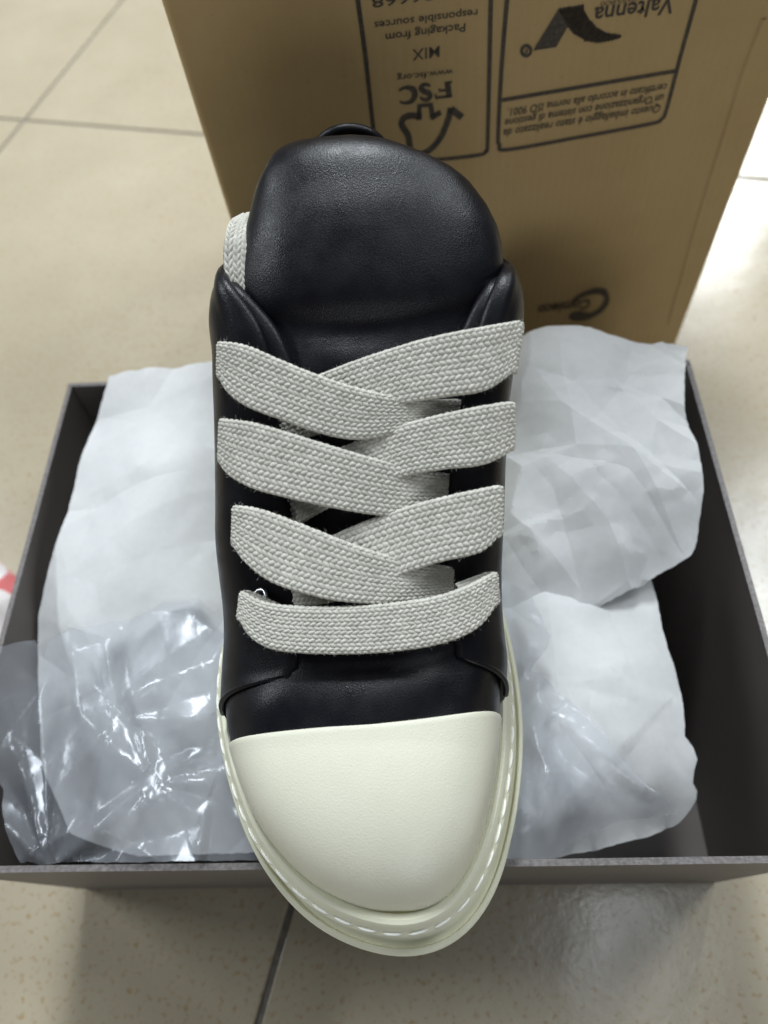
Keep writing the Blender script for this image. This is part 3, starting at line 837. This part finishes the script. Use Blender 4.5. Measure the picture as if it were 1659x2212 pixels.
# free end running up behind the tongue on the left
def free_lace():
    pts = [aty(*q) for q in [(590, 775, .180), (572, 730, .184), (556, 685, .190), (543, 630, .197), (536, 570, .205), (540, 520, .213), (552, 482, .224), (575, 462, .240)]]
    P = resample(catmull(pts, 8), 80)
    up = [None]
    Cn = P; Tn = np.gradient(Cn, axis=0); Tn /= np.linalg.norm(Tn, axis=1)[:, None]
    wdir = np.array([.85, .42, -.25]); wdir /= np.linalg.norm(wdir)
    V = []; Fc = []; col = []
    W_ = []
    for t in Tn:
        w = wdir-(wdir@t)*t; w /= np.linalg.norm(w); W_.append(w)
    W_ = np.array(W_); Nn = np.cross(Tn, W_)
    if Nn[20][1] > 0: Nn = -Nn
    wl = .0085; th = .0012
    for c, w, n_ in zip(Cn, W_, Nn):
        for j in range(14):
            a = 2*math.pi*j/14
            V.append(c+w*math.copysign(abs(math.cos(a))**.35, math.cos(a))*wl+n_*th*math.sin(a)); col.append(.1)
    Fc += grid_faces(80, 14, cv=True)
    L = np.linalg.norm(np.diff(Cn, axis=0), axis=1).sum()
    for face in (1, -1):
        for r in range(12):
            vc = -1+2/12*(r+.5); sgn = 1 if r % 2 else -1
            for q in range(int(L/.00235)):
                sc = (q+.45*(r % 2))*.00235; b = len(V); yv = random.random()
                for iu in range(5):
                    for iv in range(4):
                        a = (iu/4-.5)*2; c = (iv/3-.5)*2; s = sc+sgn*a*.00088+c*.00104; vv = vc+a*.56/6
                        i = min(max(s/L*79, 0), 78.99); k = int(i); f = i-k
                        cc = Cn[k]*(1-f)+Cn[k+1]*f; w = W_[k]; n_ = Nn[k]
                        V.append(cc+w*vv*wl+n_*face*(th+.00062*(1-.85*a*a)*(1-.8*c*c)-.00022)); col.append(.25+.75*yv)
                Fc += grid_faces(5, 4, base=b)
    o = mesh('lace', V, Fc, M_lace, shoe); at = o.data.attributes.new('yarn', 'FLOAT', 'POINT'); at.data.foreach_set('value', col)
    o['label'] = 'loose lace end running up behind the tongue'
free_lace()
# eyelets
def eyelet(c, n_):
    c = np.array(c); n_ = np.array(n_)/np.linalg.norm(n_); a = np.cross(n_, [0, 1, 0]); a /= np.linalg.norm(a); b = np.cross(n_, a)
    V = []
    for i in range(20):
        t = 2*math.pi*i/20; d = a*math.cos(t)+b*math.sin(t)
        for j in range(8):
            s = 2*math.pi*j/8; V.append(c+d*(.0024+.0008*math.cos(s))+n_*.0008*math.sin(s))
    mesh('eyelet', V, grid_faces(20, 8, True, True), M_steel, shoe)
for px, py in [(562, 1288), (1034, 1262)]:
    P = lace_surface(px, py, -.0012); sx = -1 if px < 800 else 1
    eyelet(P, (sx*.35, -.15, .92))

# ------------------------------------------------------------------ crumpled sheets
def facets(XY, size, amp, seed, want=False):
    r = np.random.default_rng(seed); lo = XY.min(0)-size*2; hi = XY.max(0)+size*2
    pts = []; 
    nx, ny = int((hi[0]-lo[0])/size)+1, int((hi[1]-lo[1])/size)+1
    for i in range(nx):
        for j in range(ny): pts.append(lo+np.array([i+r.uniform(-.45, .45)+.5*(j % 2), j+r.uniform(-.45, .45)])*size)
    pts = np.array(pts); h = r.uniform(-1, 1, len(pts))*amp
    res = geometry.delaunay_2d_cdt([Vector(p_) for p_ in pts], [], [], 0, 1e-6)
    tri = np.array([list(f) for f in res[2]]); vv = np.array([v[:] for v in res[0]])
    orig = [o[0] if o else 0 for o in res[3]]; hh = h[orig]
    Z = np.zeros(len(XY))
    for t in tri:
        a, b, c = vv[t]; m = np.array([b-a, c-a]).T; det = m[0, 0]*m[1, 1]-m[0, 1]*m[1, 0]
        if abs(det) < 1e-12: continue
        dx = XY-a; u = (m[1, 1]*dx[:, 0]-m[0, 1]*dx[:, 1])/det; v = (-m[1, 0]*dx[:, 0]+m[0, 0]*dx[:, 1])/det
        k = (u >= -1e-6) & (v >= -1e-6) & (u+v <= 1+1e-6)
        Z[k] = hh[t[0]]+(hh[t[1]]-hh[t[0]])*u[k]+(hh[t[2]]-hh[t[0]])*v[k]
    if want: return Z, vv, [tuple(e) for e in res[1]]
    return Z
def sheet(name, outline, ctrl, m, label, cat, cell=.0028, crumple=((.04, .004), (.016, .0014)), seed=1, fans=(), solid=.00012, wob=.0012, free=False, crease_oct=2, split=None):
    ol = np.array([atz(*q) for q in outline])
    def clampxy(P):
        if free: return P
        for p_ in P:
            if p_[2] < BH+.002:
                p_[0] = min(max(p_[0], BX0+tk+.001), BX1-tk-.001); p_[1] = min(max(p_[1], BY0+tk+.001), BY1-tk-.001)
        return P
    ol = clampxy(ol)
    cp = clampxy(np.array([atz(*q) for q in ctrl])) if ctrl else np.zeros((0, 3))
    K = np.vstack([ol, cp]); K[:, :2] += np.random.default_rng(seed).uniform(-1, 1, (len(K), 2))*1e-5; D = np.linalg.norm(K[:, None, :2]-K[None, :, :2], axis=2)
    A = np.block([[D+np.eye(len(K))*1e-4, np.ones((len(K), 1)), K[:, :2]], [np.ones((1, len(K))), np.zeros((1, 3))], [K[:, :2].T, np.zeros((2, 3))]])
    sol = np.linalg.lstsq(A, np.concatenate([K[:, 2], np.zeros(3)]), rcond=1e-6)[0]
    bd = []
    r = np.random.default_rng(seed)
    for i in range(len(ol)):
        a = ol[i, :2]; b = ol[(i+1) % len(ol), :2]; L = np.linalg.norm(b-a); k = max(1, int(L/cell))
        nn = np.array([b[1]-a[1], a[0]-b[0]])/(L+1e-9)
        w = r.uniform(-1, 1)*wob
        for j in range(k): s = j/k; bd.append(a+(b-a)*s+nn*w*math.sin(math.pi*s)+nn*r.uniform(-.0002, .0002))
    bd = np.array(bd); nb = len(bd)
    lo, hi = bd.min(0), bd.max(0); pts = list(bd)
    for i, x in enumerate(np.arange(lo[0], hi[0], cell)):
        for j, y in enumerate(np.arange(lo[1], hi[1], cell)):
            pts.append(np.array([x+cell*.5*(j % 2), y])+r.uniform(-.2, .2, 2)*cell)
    cons = [(i, (i+1) % nb) for i in range(nb)]
    box_ = np.array([lo-.01, [lo[0]-.01, hi[1]+.01], hi+.01, [hi[0]+.01, lo[1]-.01]])
    def frame_of(cr):
        an_, st_ = cr[2:] if len(cr) > 2 else (0, 1); return math.cos(an_), math.sin(an_), st_
    anchors = []
    for q, cr in enumerate(crumple):
        c_, s_, st_ = frame_of(cr)
        tf = lambda Q: np.column_stack([(Q[:, 0]*c_+Q[:, 1]*s_)/st_, -Q[:, 0]*s_+Q[:, 1]*c_])
        ref = tf(box_); anchors.append(ref)
        if q < crease_oct:
            _, vv, ed = facets(ref, cr[0]/math.sqrt(st_), cr[1], seed*7+q, True)
            U_ = vv[:, 0]*st_; back = np.column_stack([U_*c_-vv[:, 1]*s_, U_*s_+vv[:, 1]*c_])
            # long creases are cut into short edges so the surface can still curve
            b0 = len(pts); pts += list(back)
            for (a, b) in ed:
                A_, B_ = back[a], back[b]
                mn, mx = np.minimum(A_, B_), np.maximum(A_, B_)
                if (mx < lo).any() or (mn > hi).any(): continue
                n_ = max(1, int(np.linalg.norm(B_-A_)/(cell*1.6))); prev = b0+a
                for m_ in range(1, n_):
                    pts.append(A_+(B_-A_)*m_/n_); cons.append((prev, len(pts)-1)); prev = len(pts)-1
                cons.append((prev, b0+b))
    res = geometry.delaunay_2d_cdt([Vector(p_) for p_ in pts], cons, [], 0, 1e-5)
    A0 = np.array([v[:] for v in res[0]]); T0 = np.array([list(f) for f in res[2]]); cen = A0[T0].mean(1)
    ins = np.zeros(len(cen), bool)
    for i in range(nb):
        x1, y1 = bd[i]; x2, y2 = bd[(i+1) % nb]
        if y1 == y2: continue
        hit = ((y1 > cen[:, 1]) != (y2 > cen[:, 1])) & (cen[:, 0] < x1+(x2-x1)*(cen[:, 1]-y1)/(y2-y1)); ins ^= hit
    T0 = T0[ins]
    par = {}
    def root(a):
        while par.setdefault(a, a) != a: par[a] = par[par[a]]; a = par[a]
        return a
    for t in T0: r0 = root(int(t[0])); par[root(int(t[1]))] = r0; par[root(int(t[2]))] = r0
    rt = np.array([root(int(t[0])) for t in T0]); vals, cnt = np.unique(rt, return_counts=True); T0 = T0[rt == vals[cnt.argmax()]]
    used, inv = np.unique(T0, return_inverse=True); T0 = inv.reshape(-1, 3)
    res = (A0[used], None, T0.tolist())
    XY = np.array(res[0])
    Dq = np.linalg.norm(XY[:, None]-K[None, :, :2], axis=2)
    Z = Dq@sol[:len(K)]+sol[len(K)]+XY@sol[len(K)+1:]
    for q, cr in enumerate(crumple):
        sz, am = cr[:2]; an_, st_ = cr[2:] if len(cr) > 2 else (0, 1)
        c_, s_ = math.cos(an_), math.sin(an_)
        Q_ = np.vstack([np.column_stack([(XY[:, 0]*c_+XY[:, 1]*s_)/st_, -XY[:, 0]*s_+XY[:, 1]*c_]), anchors[q]])
        Z += facets(Q_, sz/math.sqrt(st_), am, seed*7+q)[:-4]
    for (px, py, z, R0, am, nf) in fans:
        c = atz(px, py, z)[:2]; d = XY-c; rr = np.linalg.norm(d, axis=1); an = np.arctan2(d[:, 1], d[:, 0])
        tri = np.abs(((an*nf/(2*math.pi)+.31*np.sin(an*3)) % 1)-.5)*2-.5
        Z += tri*am*(rr/R0)*np.exp(1-rr/R0)
    Z = np.maximum(Z, .0045)
    me_f = [tuple(f) for f in res[2]]
    V = np.column_stack([XY, Z])
    # keep the cloth off the shoe's sole and the box walls
    away = np.maximum.reduce([-.103-XY[:, 0], XY[:, 0]-.0365, -.012-XY[:, 1], np.zeros(len(XY))])
    if not free: V[:, 2] = np.minimum(V[:, 2], SZ-.0015+away*1.3)
    o = mesh(name, V, me_f, m)
    if m is M_tissue: e = o.modifiers.new('crisp_folds', 'EDGE_SPLIT'); e.split_angle = R(9)
    props(o, label, cat)
    return o
sheet('tissue_paper', [(236, 812, .162), (300, 801, .168), (380, 790, .170), (440, 779, .170), (520, 775, .165), (600, 800, .14), (620, 1000, .14), (620, 1300, .135), (600, 1700, .12), (560, 1840, .10), (300, 1850, .085), (150, 1800, .085), (90, 1640, .10), (78, 1480, .115), (86, 1330, .125), (120, 1200, .135), (160, 1060, .142), (200, 910, .150)],
      [(300, 1000, .165), (400, 1000, .162), (300, 1200, .152), (420, 1300, .150), (230, 1400, .135), (400, 1500, .135), (300, 1650, .115)],
      M_tissue, 'white tissue paper left of the shoe, draped over the back rim of the box', 'paper', cell=.0024, crumple=((.06, .0075, 1.2, 1.8), (.028, .0022, .4, 1.8), (.010, .0005)), seed=3)
sheet('tissue_paper', [(1040, 745, .15), (1110, 728, .172), (1180, 726, .174), (1290, 733, .175), (1380, 735, .175), (1490, 738, .174), (1480, 800, .174), (1478, 880, .170), (1500, 960, .165), (1520, 1060, .160), (1514, 1130, .152), (1502, 1186, .146), (1440, 1220, .142), (1385, 1255, .140), (1300, 1300, .135), (1180, 1330, .135), (1080, 1330, .140), (1020, 1100, .145)],
      [(1200, 850, .172), (1330, 850, .174), (1180, 1000, .170), (1300, 1000, .176), (1400, 1050, .170), (1250, 1130, .160), (1350, 1160, .158), (1160, 1180, .155)],
      M_tissue, 'crumpled white tissue paper right of the shoe against the back corner of the box', 'paper', cell=.0017, crumple=((.055, .0085, .6, 1.6), (.022, .0042, 2.1, 1.8), (.010, .0014, .2, 1.6)), seed=8)
sheet('tissue_paper', [(1020, 1290, .125), (1300, 1240, .125), (1400, 1235, .120), (1425, 1330, .118), (1442, 1400, .116), (1472, 1500, .110), (1480, 1590, .106), (1508, 1640, .102), (1500, 1690, .098), (1508, 1725, .094), (1480, 1765, .088), (1440, 1790, .082), (1380, 1812, .085), (1280, 1840, .09), (1180, 1862, .11), (1095, 1868, .135), (1000, 1868, .135), (980, 1600, .13)],
      [(1200, 1400, .130), (1300, 1450, .128), (1200, 1600, .130), (1350, 1600, .122), (1250, 1730, .118), (1400, 1700, .108), (1120, 1750, .135)],
      M_tissue, 'smooth white tissue paper right of the toe in the front of the box', 'paper', cell=.0024, crumple=((.065, .0075, .9, 1.6), (.028, .0022, 2.2, 2.0), (.010, .0004)), seed=21)
sheet('plastic_bag', [(-60, 1400, .152), (0, 1394, .154), (64, 1374, .156), (80, 1440, .152), (92, 1372, .156), (150, 1350, .158), (270, 1330, .158), (340, 1290, .160), (420, 1280, .160), (500, 1350, .15), (600, 1400, .146), (620, 1700, .146), (600, 1872, .146), (400, 1875, .146), (250, 1878, .144), (100, 1876, .136), (62, 1868, .130), (40, 1830, .132), (18, 1780, .136), (-10, 1700, .146), (-60, 1640, .152)],
      [(150, 1500, .158), (300, 1500, .162), (430, 1500, .156), (150, 1650, .154), (300, 1650, .160), (420, 1700, .152), (200, 1780, .146), (350, 1800, .150)],
      M_film, 'crumpled clear plastic bag left of the toe, over the tissue paper', 'bag', cell=.0019, crumple=((.055, .0085, .5, 2.0), (.026, .0022, 2.0, 2.6), (.012, .0003, .9, 2.6)), seed=31,
      fans=((120, 1875, .14, .03, .005, 9), (330, 1690, .155, .03, .003, 7), (260, 1560, .155, .025, .003, 5)))
sheet('plastic_bag', [(1060, 1240, .148), (1110, 1262, .152), (1150, 1300, .155), (1190, 1372, .156), (1172, 1410, .154), (1150, 1440, .152), (1220, 1500, .150), (1300, 1580, .148), (1360, 1660, .144), (1420, 1715, .140), (1446, 1752, .136), (1400, 1768, .130), (1300, 1790, .126), (1200, 1850, .132), (1120, 1866, .142), (1060, 1868, .146), (1000, 1868, .146), (1010, 1500, .146)],
      [(1130, 1350, .160), (1130, 1500, .160), (1200, 1600, .158), (1150, 1700, .156), (1280, 1690, .150)],
      M_film, 'clear plastic bag right of the toe with sharp shiny creases', 'bag', cell=.0019, crumple=((.05, .0070, .8, 2.2), (.024, .0026, 2.3, 2.6), (.012, .0005, .4, 2.5)), seed=44,
      fans=((1190, 1370, .155, .025, .005, 7), (1130, 1500, .155, .03, .005, 9), (1445, 1750, .136, .04, .005, 12)))
# red and white printed bag lying on the floor at the left
sheet('printed_bag', [(-130, 1230, .02), (-60, 1190, .028), (0, 1212, .022), (44, 1250, .010), (50, 1330, .008), (40, 1400, .004), (-40, 1440, .004), (-140, 1400, .004)],
      [(-60, 1300, .035), (0, 1300, .026)], M_redbag, 'white plastic bag with red print on the floor, at the left edge', 'bag', cell=.004, crumple=((.03, .006),), seed=5, free=True)
